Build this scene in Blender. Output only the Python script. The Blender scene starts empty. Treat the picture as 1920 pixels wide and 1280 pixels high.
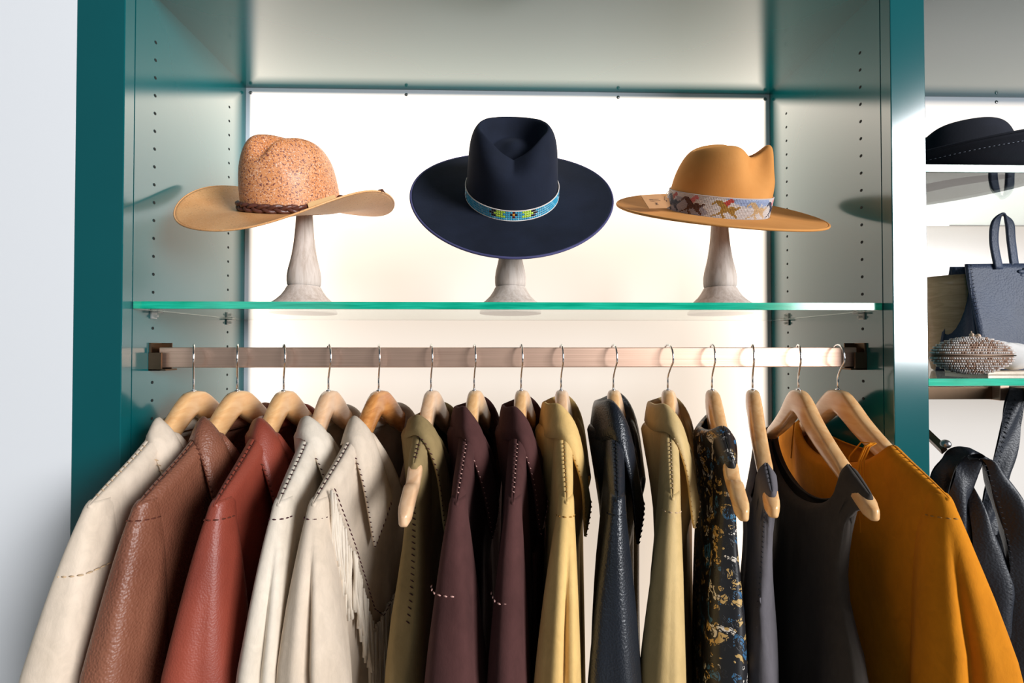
import bpy, math, random
from mathutils import Vector, Matrix
random.seed(11)
PI = math.pi
SC = bpy.context.scene
COL = SC.collection
EYE = 1.5

# ------------------------------------------------------------------ camera
F_PX = 800.0
YAW = math.atan(17 / F_PX)
PITCH = math.atan(10 / F_PX)
cam_data = bpy.data.cameras.new('camera')
cam_data.sensor_width = 36.0
cam_data.lens = 36.0 * F_PX / 1920.0
cam_data.clip_start = 0.02
cam = bpy.data.objects.new('camera', cam_data)
cam.location = (0, 0, EYE)
cam.rotation_euler = (PI / 2 + PITCH, 0, -YAW)
COL.objects.link(cam)
SC.camera = cam

# ------------------------------------------------------------------ world
world = bpy.data.worlds.new('world')
SC.world = world
world.use_nodes = True
bg = world.node_tree.nodes['Background']
bg.inputs['Color'].default_value = (0.72, 0.86, 1.0, 1)
bg.inputs['Strength'].default_value = 0.075

# ------------------------------------------------------------------ daylight through the shop window (behind, to the right), plus an added fill
def area(name, loc, rot, sx, sy, power, color):
    l = bpy.data.lights.new(name, 'AREA')
    l.shape = 'RECTANGLE'; l.size = sx; l.size_y = sy
    l.energy = power; l.color = color
    o = bpy.data.objects.new(name, l)
    o.location = loc; o.rotation_euler = rot
    COL.objects.link(o)
    return o
area('shop_window_daylight', (4.2, -3.2, 2.6), (PI / 2, 0, PI / 2), 2.7, 2.4, 640, (0.97, 0.98, 1.0))
area('left_fill_light', (-2.6, -3.4, 2.6), (PI / 2, 0, 0), 1.6, 2.4, 16, (0.80, 0.92, 1.0))  # weak cool fill added from the left, no window stands there

SC.view_settings.view_transform = 'Standard'
SC.view_settings.look = 'None'
SC.view_settings.exposure = 0.0
SC.view_settings.gamma = 1.0
SC.view_settings.use_curve_mapping = False
SC.cycles.max_bounces = 8
SC.cycles.transmission_bounces = 8
SC.cycles.caustics_refractive = False
SC.cycles.caustics_reflective = False

# ------------------------------------------------------------------ helpers
def P(px, py, Y):
    """world point where the line of sight through a photo pixel meets the plane at depth Y"""
    d = Vector(((px - 960) / F_PX, (640 - py) / F_PX, -1.0))
    d = cam.rotation_euler.to_matrix() @ d
    return Vector((0, 0, EYE)) + d * (Y / d.y)

def tag(o, label=None, cat=None, group=None, kind=None):
    if label: o['label'] = label
    if cat: o['category'] = cat
    if group: o['group'] = group
    if kind: o['kind'] = kind
    return o

def empty(name, loc=(0, 0, 0), rot=(0, 0, 0)):
    o = bpy.data.objects.new(name, None)
    o.empty_display_size = 0.05
    o.location = loc; o.rotation_euler = rot
    COL.objects.link(o)
    return o

def lerp(a, b, t): return a + (b - a) * t
def clamp(x, a=0.0, b=1.0): return max(a, min(b, x))
def sstep(a, b, x):
    t = clamp((x - a) / (b - a)); return t * t * (3 - 2 * t)
def spow(x, p): return math.copysign(abs(x) ** p, x)

def table(pts):
    """smooth (Catmull-Rom) lookup through (x, y...) rows"""
    xs = [p[0] for p in pts]
    ys = [p[1:] for p in pts]
    n = len(xs)
    def f(x):
        if x <= xs[0]: r = ys[0]
        elif x >= xs[-1]: r = ys[-1]
        else:
            i = 0
            while xs[i + 1] < x: i += 1
            h = xs[i + 1] - xs[i]; t = (x - xs[i]) / h
            out = []
            for c in range(len(ys[0])):
                y0, y1 = ys[i][c], ys[i + 1][c]
                m0 = ((y1 - ys[i - 1][c]) / (xs[i + 1] - xs[i - 1]) if i > 0 else (y1 - y0) / h) * h
                m1 = ((ys[i + 2][c] - y0) / (xs[i + 2] - xs[i]) if i + 2 < n else (y1 - y0) / h) * h
                t2, t3 = t * t, t * t * t
                out.append((2*t3-3*t2+1)*y0 + (t3-2*t2+t)*m0 + (-2*t3+3*t2)*y1 + (t3-t2)*m1)
            r = tuple(out)
        return r[0] if len(r) == 1 else r
    return f

class MB:
    def __init__(s): s.V = []; s.F = []; s.M = []
    def grid(s, fn, nu, nv, cu=False, cv=False, m=0, flip=False):
        b = len(s.V)
        for j in range(nv):
            for i in range(nu): s.V.append(tuple(fn(i, j)))
        for j in range(nv if cv else nv - 1):
            for i in range(nu if cu else nu - 1):
                i2, j2 = (i + 1) % nu, (j + 1) % nv
                f = [b + j*nu + i, b + j*nu + i2, b + j2*nu + i2, b + j2*nu + i]
                if flip: f.reverse()
                s.F.append(tuple(f)); s.M.append(m)
    def cap(s, idx, m=0, flip=False):
        f = list(idx)
        if flip: f.reverse()
        s.F.append(tuple(f)); s.M.append(m)
    def box(s, a, b, m=0, rot=None, piv=None):
        c = [(x, y, z) for z in (a[2], b[2]) for y in (a[1], b[1]) for x in (a[0], b[0])]
        if rot is not None:
            pv = Vector(piv) if piv is not None else (Vector(a) + Vector(b)) / 2
            c = [tuple(rot @ (Vector(q) - pv) + pv) for q in c]
        k = len(s.V); s.V += c
        for f in ((0,2,3,1),(4,5,7,6),(0,1,5,4),(2,6,7,3),(0,4,6,2),(1,3,7,5)):
            s.F.append(tuple(k + i for i in f)); s.M.append(m)
    def tube(s, pts, r, n=8, m=0, closed=False, flat=1.0, caps=True):
        """round tube along pts, r a number or a list; parallel-transported frame"""
        pts = [Vector(p) for p in pts]; N = len(pts)
        rr = r if isinstance(r, (list, tuple)) else [r] * N
        tan = []
        for i in range(N):
            if closed: t = pts[(i + 1) % N] - pts[i - 1]
            else: t = pts[min(i + 1, N - 1)] - pts[max(i - 1, 0)]
            tan.append(t.normalized())
        up = Vector((0, 0, 1)) if abs(tan[0].z) < .9 else Vector((1, 0, 0))
        nrm = (up - tan[0] * up.dot(tan[0])).normalized()
        b = len(s.V)
        for i in range(N):
            nrm = (nrm - tan[i] * nrm.dot(tan[i])).normalized()
            bi = tan[i].cross(nrm)
            for k in range(n):
                a = 2 * PI * k / n
                s.V.append(tuple(pts[i] + (nrm * math.cos(a) + bi * math.sin(a) * flat) * rr[i]))
        for i in range(N if closed else N - 1):
            for k in range(n):
                k2 = (k + 1) % n; i2 = (i + 1) % N
                s.F.append((b + i*n + k, b + i*n + k2, b + i2*n + k2, b + i2*n + k)); s.M.append(m)
        if caps and not closed:
            s.cap([b + k for k in range(n)], m, True)
            s.cap([b + (N-1)*n + k for k in range(n)], m)
    def lathe(s, prof, n=48, m=0, c=(0, 0, 0), sx=1.0, sy=1.0):
        s.grid(lambda i, j: (c[0] + prof[j][0]*math.cos(2*PI*i/n)*sx, c[1] + prof[j][0]*math.sin(2*PI*i/n)*sy, c[2] + prof[j][1]), n, len(prof), True, m=m)
    def ball(s, c, r, nu=10, nv=6, m=0, sc=(1, 1, 1)):
        s.grid(lambda i, j: (c[0] + r*sc[0]*math.sin(PI*(j+.02)/(nv-.96))*math.cos(2*PI*i/nu),
                             c[1] + r*sc[1]*math.sin(PI*(j+.02)/(nv-.96))*math.sin(2*PI*i/nu),
                             c[2] - r*sc[2]*math.cos(PI*(j+.02)/(nv-.96))), nu, nv, True, m=m)
    def build(s, name, mats, parent=None, smooth=True, solid=0, bevel=0, sub=0, offset=0, loc=None):
        me = bpy.data.meshes.new(name)
        me.from_pydata(s.V, [], s.F)
        if not isinstance(mats, (list, tuple)): mats = [mats]
        for mm in mats: me.materials.append(mm)
        me.polygons.foreach_set('material_index', s.M)
        me.polygons.foreach_set('use_smooth', [smooth] * len(s.F))
        me.update()
        o = bpy.data.objects.new(name, me)
        COL.objects.link(o)
        if parent: o.parent = parent
        if loc: o.location = loc
        if bevel:
            b = o.modifiers.new('bevel', 'BEVEL'); b.width = bevel; b.segments = 2; b.limit_method = 'ANGLE'
        if solid:
            q = o.modifiers.new('solid', 'SOLIDIFY'); q.thickness = solid; q.offset = offset
        if sub:
            q = o.modifiers.new('sub', 'SUBSURF'); q.levels = sub; q.render_levels = sub
        return o

# ------------------------------------------------------------------ materials
def nodemat(name):
    m = bpy.data.materials.new(name); m.use_nodes = True
    nt = m.node_tree
    return m, nt, nt.nodes['Principled BSDF']
def setp(b, **kw):
    for k, v in kw.items(): b.inputs[k.replace('_', ' ')].default_value = v
def rgb(c): return (c[0], c[1], c[2], 1)
def S(r, g, b):
    f = lambda v: ((v/255+.055)/1.055)**2.4 if v > 10 else v/255/12.92
    return (f(r), f(g), f(b))
def N(nt, t, **kw):
    n = nt.nodes.new(t)
    for k, v in kw.items():
        if k in n.inputs.keys() if hasattr(n.inputs, 'keys') else False: n.inputs[k].default_value = v
        else: setattr(n, k, v)
    return n
def coords(nt, scale=(1, 1, 1), out='Object'):
    tc = nt.nodes.new('ShaderNodeTexCoord'); mp = nt.nodes.new('ShaderNodeMapping')
    mp.inputs['Scale'].default_value = scale
    nt.links.new(tc.outputs[out], mp.inputs['Vector'])
    return mp.outputs['Vector']
def ramp(nt, fac, stops):
    r = nt.nodes.new('ShaderNodeValToRGB')
    e = r.color_ramp.elements
    while len(e) < len(stops): e.new(0.5)
    for i, (p, c) in enumerate(stops):
        e[i].position = p; e[i].color = rgb(c) if len(c) == 3 else c
    nt.links.new(fac, r.inputs['Fac'])
    return r.outputs['Color']
def noise(nt, vec, scale, detail=4, rough=.55, dist=0):
    n = nt.nodes.new('ShaderNodeTexNoise')
    n.inputs['Scale'].default_value = scale; n.inputs['Detail'].default_value = detail
    n.inputs['Roughness'].default_value = rough; n.inputs['Distortion'].default_value = dist
    nt.links.new(vec, n.inputs['Vector'])
    return n.outputs['Fac']
def bump(nt, bsdf, h, strength, dist=.001):
    b = nt.nodes.new('ShaderNodeBump')
    b.inputs['Strength'].default_value = strength; b.inputs['Distance'].default_value = dist
    nt.links.new(h, b.inputs['Height']); nt.links.new(b.outputs['Normal'], bsdf.inputs['Normal'])
def mix(nt, fac, a, b, mode='MIX'):
    m = nt.nodes.new('ShaderNodeMix'); m.data_type = 'RGBA'; m.blend_type = mode
    if isinstance(fac, (int, float)): m.inputs[0].default_value = fac
    else: nt.links.new(fac, m.inputs[0])
    for k, v in ((6, a), (7, b)):
        if isinstance(v, tuple): m.inputs[k].default_value = rgb(v)
        else: nt.links.new(v, m.inputs[k])
    return m.outputs[2]

def plain(name, c, rough=.5, metal=0.0, spec=.5, **kw):
    m, nt, b = nodemat(name)
    setp(b, Base_Color=rgb(c), Roughness=rough, Metallic=metal, Specular_IOR_Level=spec, **kw)
    v = coords(nt); n = noise(nt, v, 35, 3)
    nt.links.new(ramp(nt, n, [(.3, tuple(x*.93 for x in c)), (.7, tuple(min(1, x*1.05) for x in c))]), b.inputs['Base Color'])
    return m
def suede(name, c, c2=None, sheen=.25, scale=14, rough=.95):
    c2 = c2 or tuple(x * .72 for x in c)
    m, nt, b = nodemat(name)
    setp(b, Roughness=rough, Specular_IOR_Level=.15, Sheen_Weight=sheen, Sheen_Roughness=.5, Sheen_Tint=rgb(tuple(min(1, x*1.4+.05) for x in c)))
    v = coords(nt, (1, 1, .55)); n = noise(nt, v, scale, 5, .6, .4)
    n3 = ramp(nt, noise(nt, v, 75, 4, .65, .8), [(.34, tuple(x * .86 for x in c)), (.62, tuple(min(1, x * 1.05) for x in c))])
    base = mix(nt, .55, ramp(nt, n, [(.30, c2), (.60, c)]), n3)
    nt.links.new(base, b.inputs['Base Color'])
    wr = noise(nt, coords(nt, (1, 1, .35)), 16, 3, .5, .6)
    fine = noise(nt, v, 420, 3)
    ad = nt.nodes.new('ShaderNodeMath'); ad.operation = 'MULTIPLY_ADD'; ad.inputs[1].default_value = 9.0
    nt.links.new(wr, ad.inputs[0]); nt.links.new(fine, ad.inputs[2])
    bump(nt, b, ad.outputs[0], .30, .0007)
    return m
def leather(name, c, c2=None, rough=.42, grain=260, bs=.55):
    c2 = c2 or tuple(x * .75 for x in c)
    m, nt, b = nodemat(name)
    setp(b, Roughness=rough, Specular_IOR_Level=.5)
    v = coords(nt); n = noise(nt, v, 9, 4)
    nt.links.new(ramp(nt, n, [(.3, c2), (.65, c)]), b.inputs['Base Color'])
    vo = nt.nodes.new('ShaderNodeTexVoronoi'); vo.feature = 'SMOOTH_F1'
    vo.inputs['Scale'].default_value = grain; vo.inputs['Smoothness'].default_value = .6
    nt.links.new(v, vo.inputs['Vector'])
    inv = nt.nodes.new('ShaderNodeMath'); inv.operation = 'SUBTRACT'; inv.inputs[0].default_value = 1
    nt.links.new(vo.outputs['Distance'], inv.inputs[1])
    bump(nt, b, inv.outputs[0], bs, .0012)
    return m
def wood(name, c, c2, rough=.3, sc=(6, 6, 6), axis_scale=(30, 3, 30)):
    m, nt, b = nodemat(name)
    setp(b, Roughness=rough, Coat_Weight=.35, Coat_Roughness=.12)
    v = coords(nt, axis_scale); n = noise(nt, v, 2.2, 5, .6, 1.2)
    nt.links.new(ramp(nt, n, [(.25, c2), (.62, c)]), b.inputs['Base Color'])
    return m

# painted cabinet: teal satin lacquer
def teal_paint():
    m, nt, b = nodemat('teal_lacquer')
    setp(b, Roughness=.15, IOR=1.62, Coat_Weight=.8, Coat_IOR=1.62, Coat_Roughness=.11)
    v = coords(nt); n = noise(nt, v, 3, 3)
    nt.links.new(ramp(nt, n, [(.3, S(0, 84, 88)), (.7, S(2, 89, 93))]), b.inputs['Base Color'])
    bump(nt, b, noise(nt, v, 160, 3), .02, .0004)
    return m
M = {}
M['teal'] = teal_paint()
M['hole'] = plain('peg_hole_dark', (.004, .008, .008), .9)
def flat(name, c, rough):
    m, nt, b = nodemat(name); setp(b, Base_Color=rgb(c), Roughness=rough, Specular_IOR_Level=.2)
    bump(nt, b, noise(nt, coords(nt), 240, 3), .05, .0005); return m
M['wall'] = flat('white_wall_paint', S(238, 240, 243), .85)
M['floor'] = plain('pale_concrete_floor', S(150, 145, 138), .5)
M['chrome'] = plain('chrome_wire', (.78, .78, .80), .14, 1.0)
M['screw'] = plain('panel_screw_steel', (.35, .35, .36), .35, 1.0)
def bronze():
    m, nt, b = nodemat('brushed_bronze')
    setp(b, Metallic=1.0, Roughness=.46, Anisotropic=.3)
    v = coords(nt, (1.5, 60, 420)); n = noise(nt, v, 3, 4)
    nt.links.new(ramp(nt, n, [(.25, S(190, 154, 134)), (.7, S(224, 190, 168))]), b.inputs['Base Color'])
    bump(nt, b, n, .12, .0004)
    return m
M['bronze'] = bronze()
M['bronze_dark'] = plain('dark_bronze_bracket', S(96, 78, 62), .38, 1.0)

def light_panel(name, hx, hz, base, edge, warm):
    """translucent white lightbox front lit from LEDs round its rim; the frame strip round it stays unlit"""
    m, nt, b = nodemat(name)
    tc = nt.nodes.new('ShaderNodeTexCoord'); sp = nt.nodes.new('ShaderNodeSeparateXYZ')
    nt.links.new(tc.outputs['Object'], sp.inputs[0])
    def mth(op, a, c=None, cl=False):
        n = nt.nodes.new('ShaderNodeMath'); n.operation = op; n.use_clamp = cl
        for i, v in enumerate((a, c)):
            if v is None: continue
            if isinstance(v, (int, float)): n.inputs[i].default_value = v
            else: nt.links.new(v, n.inputs[i])
        return n.outputs[0]
    dx = mth('SUBTRACT', hx, mth('ABSOLUTE', sp.outputs['X']))
    dz = mth('SUBTRACT', hz, mth('ABSOLUTE', sp.outputs['Z']))
    d = mth('MINIMUM', dx, dz)
    mask = mth('DIVIDE', mth('SUBTRACT', d, .008), .022, True)      # rim fade
    gx = mth('EXPONENT', mth('DIVIDE', dx, -.09)); gz = mth('EXPONENT', mth('DIVIDE', dz, -.20))
    lum = mth('ADD', base, mth('MULTIPLY', edge, mth('ADD', mth('MULTIPLY', gx, .55), gz)))
    st = mth('MULTIPLY', mask, lum)
    setp(b, Roughness=.25)
    nt.links.new(mix(nt, mask, S(232, 238, 248), (.42, .42, .42)), b.inputs['Base Color'])
    b.inputs['Emission Color'].default_value = rgb(warm)
    nt.links.new(st, b.inputs['Emission Strength'])
    return m

# ------------------------------------------------------------------ the setting
Y0, Y1 = .709, 1.039            # cabinet front and back-lit panel
XL, XR = -.622, .662            # inside of the hat bay
SL, SR = -.700, .722            # outside edges of the two face stiles
XR2 = 2.0
ZT = EYE + .627                 # underside of the cabinet top
ZB = .12

def struct(name, mb, mat):
    o = mb.build(name, mat, smooth=False); o['kind'] = 'structure'; return o
b = MB(); b.box((-6, -5, -.05), (6, Y1 + .12, 0)); struct('floor', b, M['floor'])
b = MB(); b.box((-6, Y0, 0), (SL, Y0 + .1, 4.4)); struct('wall_left', b, M['wall'])
b = MB(); b.box((SL, Y0 + .002, ZT + .13), (6, Y0 + .1, 4.4)); struct('wall_back', b, M['wall'])

# the built-in cabinet
cab = empty('display_cabinet', ((SL + XR2) / 2, Y0, 0))
tag(cab, 'teal lacquered built-in display cabinet with two open bays and a glowing white back', 'cabinet')
C0 = cab.location
def cpart(name, boxes, mat, bevel=.0012, extra=None, mats=None):
    mb = MB()
    for a, c in boxes: mb.box(tuple(Vector(a) - C0), tuple(Vector(c) - C0))
    if extra: extra(mb)
    return mb.build(name, mats or mat, cab, smooth=False, bevel=bevel)
def holes(x, s):
    def f(mb):
        for yy in (Y0 + .062, Y1 - .062):
            for k in range(44):
                z = EYE + .545 - k * .032
                if z < .5: break
                if abs(z - (EYE + .062)) < .012: continue
                n = 10; R = .0028
                c = Vector((x, yy, z)) - C0
                q = len(mb.V)
                for e in (0, 1):
                    for i in range(n):
                        a = 2 * PI * i / n
                        mb.V.append((c.x + s * (.0003 + e * .0002), c.y + R * math.cos(a) * (1 - .2 * e), c.z + R * math.sin(a) * (1 - .2 * e)))
                for i in range(n):
                    j = (i + 1) % n
                    mb.F.append((q + i, q + j, q + n + j, q + n + i)); mb.M.append(1)
                mb.cap([q + n + i for i in range(n)], 1)
    return f
FS = .020                      # face-frame thickness
cpart('face_stile', [((SL, Y0, 0), (XL, Y0 + FS, ZT + .12))], M['teal'])
cpart('face_stile', [((XR, Y0, 0), (SR, Y0 + FS, ZT + .12))], M['teal'])
cpart('side_panel', [((SL + .02, Y0 + FS + .0008, ZB), (XL + .0, Y1 + .03, ZT))], M['teal'], 0, holes(XL, 1), [M['teal'], M['hole']])
cpart('side_panel', [((XR, Y0 + FS + .0008, ZB), (SR - .001, Y1 + .03, ZT))], M['teal'], 0, holes(XR, -1), [M['teal'], M['hole']])
cpart('side_panel', [((XR2 - .05, Y0, 0), (XR2, Y1 + .03, ZT + .12))], M['teal'])
cpart('top_panel', [((SL + .02, Y0 + FS, ZT), (XR2 - .05, Y1 + .05, ZT + .12)), ], M['teal'])
cpart('bottom_panel', [((SL + .02, Y0 + FS, ZB - .04), (XR2 - .05, Y1 + .05, ZB))], M['teal'])
def bpanel(x0, x1, base, edge, warm):
    hx, hz = (x1 - x0) / 2, (ZT - ZB) / 2
    mb = MB(); mb.box((-hx, 0, -hz), (hx, .01, hz))
    o = mb.build('backlit_panel', light_panel('lightbox_acrylic', hx, hz, base, edge, warm), cab, smooth=False)
    o.location = Vector(((x0 + x1) / 2, Y1, (ZT + ZB) / 2)) - C0
    o['label'] = 'glowing white acrylic back panel'
    return o
bpanel(XL, XR, .66, 3.0, (1.0, .86, .72))
bpanel(SR, XR2 - .05, .42, .9, (1.0, .88, .76))
def screw(x, z):
    mb = MB(); mb.lathe([(.0001, -.0016), (.003, -.0014), (.0042, -.0004), (.0042, 0)], 14)
    mb.box((-.0028, -.0004, -.0019), (.0028, .0004, -.0013))
    o = mb.build('panel_screw', M['screw'], cab, loc=tuple(Vector((x, Y1, z)) - C0)); o.rotation_euler = (-PI / 2, 0, 0)
for x in (XL + .011, -.236, .284, XR - .011): screw(x, ZT - .012)
for x in (XL + .011, XR - .011): screw(x, EYE + .098)
for x in (SR + .012, 1.24): screw(x, ZT - .012)

# ------------------------------------------------------------------ glass shelves
def glass_mat():
    m = bpy.data.materials.new('green_float_glass'); m.use_nodes = True
    nt = m.node_tree; b = nt.nodes['Principled BSDF']
    setp(b, Base_Color=(.93, 1.0, .975, 1), Roughness=.0, IOR=1.5, Transmission_Weight=1.0)
    out = nt.nodes['Material Output']
    va = nt.nodes.new('ShaderNodeVolumeAbsorption')
    va.inputs['Color'].default_value = (.0, .92, .62, 1); va.inputs['Density'].default_value = 2.2
    nt.links.new(va.outputs[0], out.inputs['Volume'])
    return m
def glass_edge_mat():
    m, nt, b = nodemat('green_glass_edge')
    v = coords(nt, (6, 1, 90)); n = noise(nt, v, 2, 3)
    nt.links.new(ramp(nt, n, [(.35, S(0, 176, 140)), (.65, S(40, 214, 178))]), b.inputs['Base Color'])
    setp(b, Roughness=.12, IOR=1.5, Transmission_Weight=.25)
    return m
M['glass'] = glass_mat(); M['glass_edge'] = glass_edge_mat()
M['clear'] = plain('clear_plastic', (.9, .95, .92), .1, Transmission_Weight=.6)
def glass_shelf(x0, x1, ya, yb, ztop, label):
    g = empty('glass_shelf', ((x0 + x1) / 2, yb, ztop - .0127)); tag(g, label, 'shelf')
    L = g.location
    mb = MB(); mb.box(tuple(Vector((x0, ya + .0016, ztop - .0127)) - L), tuple(Vector((x1, yb, ztop)) - L))
    mb.build('pane', M['glass'], g, smooth=False, bevel=.0006)
    mb = MB(); mb.box(tuple(Vector((x0, ya, ztop - .0125)) - L), tuple(Vector((x1, ya + .0014, ztop - .0002)) - L))
    o = mb.build('polished_edge', M['glass_edge'], g, smooth=False); o['label'] = 'bright green polished front edge'
    return g
ZS = EYE + .0765
glass_shelf(XL + .002, XR - .002, Y0 + .019, Y1 - .006, ZS, 'long glass shelf with a green edge carrying the three hats on stands')
pin_names = {(0, 0): 'clear shelf support clip under the front left corner of the hat shelf',
             (0, 1): 'clear shelf support clip under the back left corner of the hat shelf',
             (1, 0): 'clear shelf support clip under the front right corner of the hat shelf',
             (1, 1): 'clear shelf support clip under the back right corner of the hat shelf'}
for si, (x, s) in enumerate(((XL, 1), (XR, -1))):
    for di, yy in enumerate((Y0 + .062, Y1 - .062)):
        mb = MB()
        mb.box((min(0, s * .014), -.006, -.0035), (max(0, s * .014), .006, -.0005))
        mb.box((min(0, s * .003), -.006, -.014), (max(0, s * .003), .006, -.001))
        mb.tube([(s * .0, 0, -.009), (s * .009, 0, -.009)], .0026, 8)
        o = mb.build('shelf_clip', M['clear'], smooth=False, bevel=.0006, loc=(x, yy, ZS - .0127))
        tag(o, pin_names[(si, di)], 'shelf clip', 'clips under the hat shelf')

# ------------------------------------------------------------------ clothes rail
YR = .775
rail = empty('clothes_rail', ((XL + XR) / 2, YR, EYE - .034))
tag(rail, 'flat brushed bronze clothes rail spanning the bay below the hats', 'rail')
RL = rail.location
mb = MB(); mb.box(tuple(Vector((XL + .012, YR - .005, EYE - .037)) - RL), tuple(Vector((XR - .012, YR + .005, EYE - .001)) - RL))
mb.build('bar', M['bronze'], rail, smooth=False, bevel=.0015)
for x, s in ((XL, 1), (XR, -1)):
    mb = MB()
    def bx(a, c): mb.box(tuple(Vector((min(x + s*a[0], x + s*c[0]), a[1], a[2])) - RL), tuple(Vector((max(x + s*a[0], x + s*c[0]), c[1], c[2])) - RL))
    bx((0, YR - .012, EYE - .040), (.004, YR + .016, EYE + .007))
    bx((0, YR - .013, EYE - .042), (.022, YR - .0095, EYE - .010))
    bx((0, YR - .013, EYE - .042), (.030, YR + .014, EYE - .039))
    bx((0, YR + .011, EYE - .042), (.022, YR + .0135, EYE + .007))
    mb.build('bracket', M['bronze_dark'], rail, smooth=False, bevel=.0006)

# ------------------------------------------------------------------ hangers
ZTAB = table([(0, -.078), (.020, -.081), (.040, -.095), (.066, -.119), (.10, -.144), (.135, -.166), (.19, -.195), (.222, -.213)])
ZBOT = table([(0, -.121), (.012, -.127), (.05, -.152), (.10, -.178), (.16, -.205), (.222, -.237)])
def zt(u): return ZTAB(abs(u))
M['hwood'] = wood('varnished_beech', S(238, 190, 134), S(222, 160, 98), .32)
M['hwood_amber'] = wood('varnished_amber_maple', S(214, 148, 84), S(176, 100, 42), .25)
M['hwood_pale'] = wood('varnished_pale_beech', S(236, 194, 154), S(222, 170, 124), .3)
YH = YR - .004
HL = .217
def hanger_mesh(bend=.10, HL=.217):
    mb = MB()
    us = [HL * (i / 44 * 2 - 1) for i in range(45)]
    us = [-HL - .004, -HL - .002] + us + [HL + .002, HL + .004]
    n = 16
    def f(i, j):
        u = us[j]; a = abs(u)
        top = zt(min(a, HL)); bot = ZBOT(min(a, HL))
        if .150 < a < .172: top -= .010 * sstep(.150, .153, a) * (1 - sstep(.166, .172, a))
        mid, h = (top + bot) / 2, (top - bot) / 2
        T = .0115 if a < .05 else lerp(.0115, .0095, (a - .05) / .17)
        e = 1.0
        if a > HL - .012: e = math.sqrt(max(0.02, 1 - ((a - HL + .012) / .0165) ** 2))
        t = 2 * PI * i / n
        return (bend * a + T * e * spow(math.cos(t), .6), -u, mid + h * (.25 + .75 * e) * spow(math.sin(t), .6))
    mb.grid(f, n, len(us), True)
    mb.cap(range(n), 0, True); mb.cap([(len(us) - 1) * n + i for i in range(n)])
    return mb
def hook_mesh():
    pts = [(0, 0, -.083), (0, 0, -.062)]
    for k in range(5):
        t = k / 4; pts.append((0, lerp(0, -.0215, t ** 1.3), lerp(-.056, -.028, t)))
    for k in range(13):
        a = math.radians(-10 + 190 * k / 12)
        pts.append((0, -.0015 - .0215 * math.cos(a), -.0205 + .0245 * math.sin(a)))
    pts.append((0, .0195, -.0290))
    mb = MB(); mb.tube(pts, .0016, 8)
    mb.lathe([(.0016, -.084), (.0042, -.0795), (.0042, -.0772), (.0016, -.0765)], 12)
    return mb
hang_px = [363, 445, 535, 621, 712, 811, 892, 980, 1056, 1157, 1262, 1341, 1414, 1502, 1583]
hang_tip = [130, 222, 368, 488, 553, 725, 824, 930, 1032, 1130, 1240, 1372, 1440, 1637, 1776]
HX = []; HT = []
for i in range(15):
    stem = [363, 445, 532, 616, 710, 808, 889, 977, 1052, 1150, 1252, 1335, 1411, 1497, 1571][i]
    HX.append(P(stem, 720, YH).x)
    HT.append(P(hang_tip[i], 975, YH - HL).x)
hang_lab = [
 'varnished wooden hanger holding the cream jacket nearest the left wall',
 'varnished wooden hanger holding the pebbled brown leather jacket, second from the left',
 'varnished wooden hanger holding the rust red leather jacket',
 'varnished wooden hanger holding the plain cream jacket with dark whipstitching',
 'amber toned wooden hanger holding the cream fringed jacket',
 'pale wooden hanger whose notched arm pokes out of the olive vest',
 'wooden hanger seen nearly edge-on holding the left one of the two plum jackets',
 'wooden hanger seen edge-on holding the right one of the two plum jackets',
 'pale wooden hanger seen edge-on holding the butter yellow shirt',
 'wooden hanger seen edge-on holding the black leather jacket',
 'wooden hanger seen edge-on holding the satiny khaki gold shirt',
 'wooden hanger whose notched arm pokes out of the floral brocade vest',
 'wooden hanger holding the narrow grey suede tank top, its end bare below the strap',
 'wooden hanger facing the viewer holding the wide charcoal tank top',
 'rightmost wooden hanger, holding the ochre suede blouse']
def hanger(i):
    ang = math.asin((HT[i] - HX[i]) / HL)
    h = empty('clothes_hanger', (HX[i], YH, EYE), (0, 0, ang))
    tag(h, hang_lab[i], 'hanger', 'wooden hangers on the clothes rail')
    m = M['hwood']
    if i == 4: m = M['hwood_amber']
    if i in (3, 5, 8): m = M['hwood_pale']
    hanger_mesh(.10 if i < 13 else .03, .217 if i in (5, 11, 12, 13) else .203).build('wooden_arms', m, h)
    o = hook_mesh().build('hook', M['chrome'], h)
    o['label'] = 'chrome wire hook'
    # the hook swivels in the wood
    tgt = P(hang_px[i], 665, YR - .026)
    want = math.atan2(tgt.x - HX[i], YH - tgt.y)
    o.rotation_euler = (0, 0, want - ang)
    return h, ang

# ------------------------------------------------------------------ garments
CK = table([  # k, B(u,w,z), F(u,w,z), H(u,w,z): neck edge, fold, hem; k=0 back of the neck, k=1 front point
 (0.00, 0, -.030, -.152,   0, -.035, -.126,   0, -.046, -.150),
 (0.30, .050, -.022, -.150, .054, -.024, -.121, .080, -.026, -.149),
 (0.55, .072, -.006, -.146, .080, -.003, -.115, .112, .000, -.146),
 (0.78, .066, .020, -.184,  .080, .026, -.150,  .118, .028, -.204),
 (1.00, .042, .036, -.255,  .062, .050, -.248,  .096, .040, -.296)])
def q3(a, b, c, t):
    """curve through a, b (t=.42), c"""
    tm = .42
    l0 = (t - tm) * (t - 1) / (tm * 1); l1 = t * (t - 1) / (tm * (tm - 1)); l2 = t * (t - tm) / (1 * (1 - tm))
    return tuple(a[i] * l0 + b[i] * l1 + c[i] * l2 for i in range(3))

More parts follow.
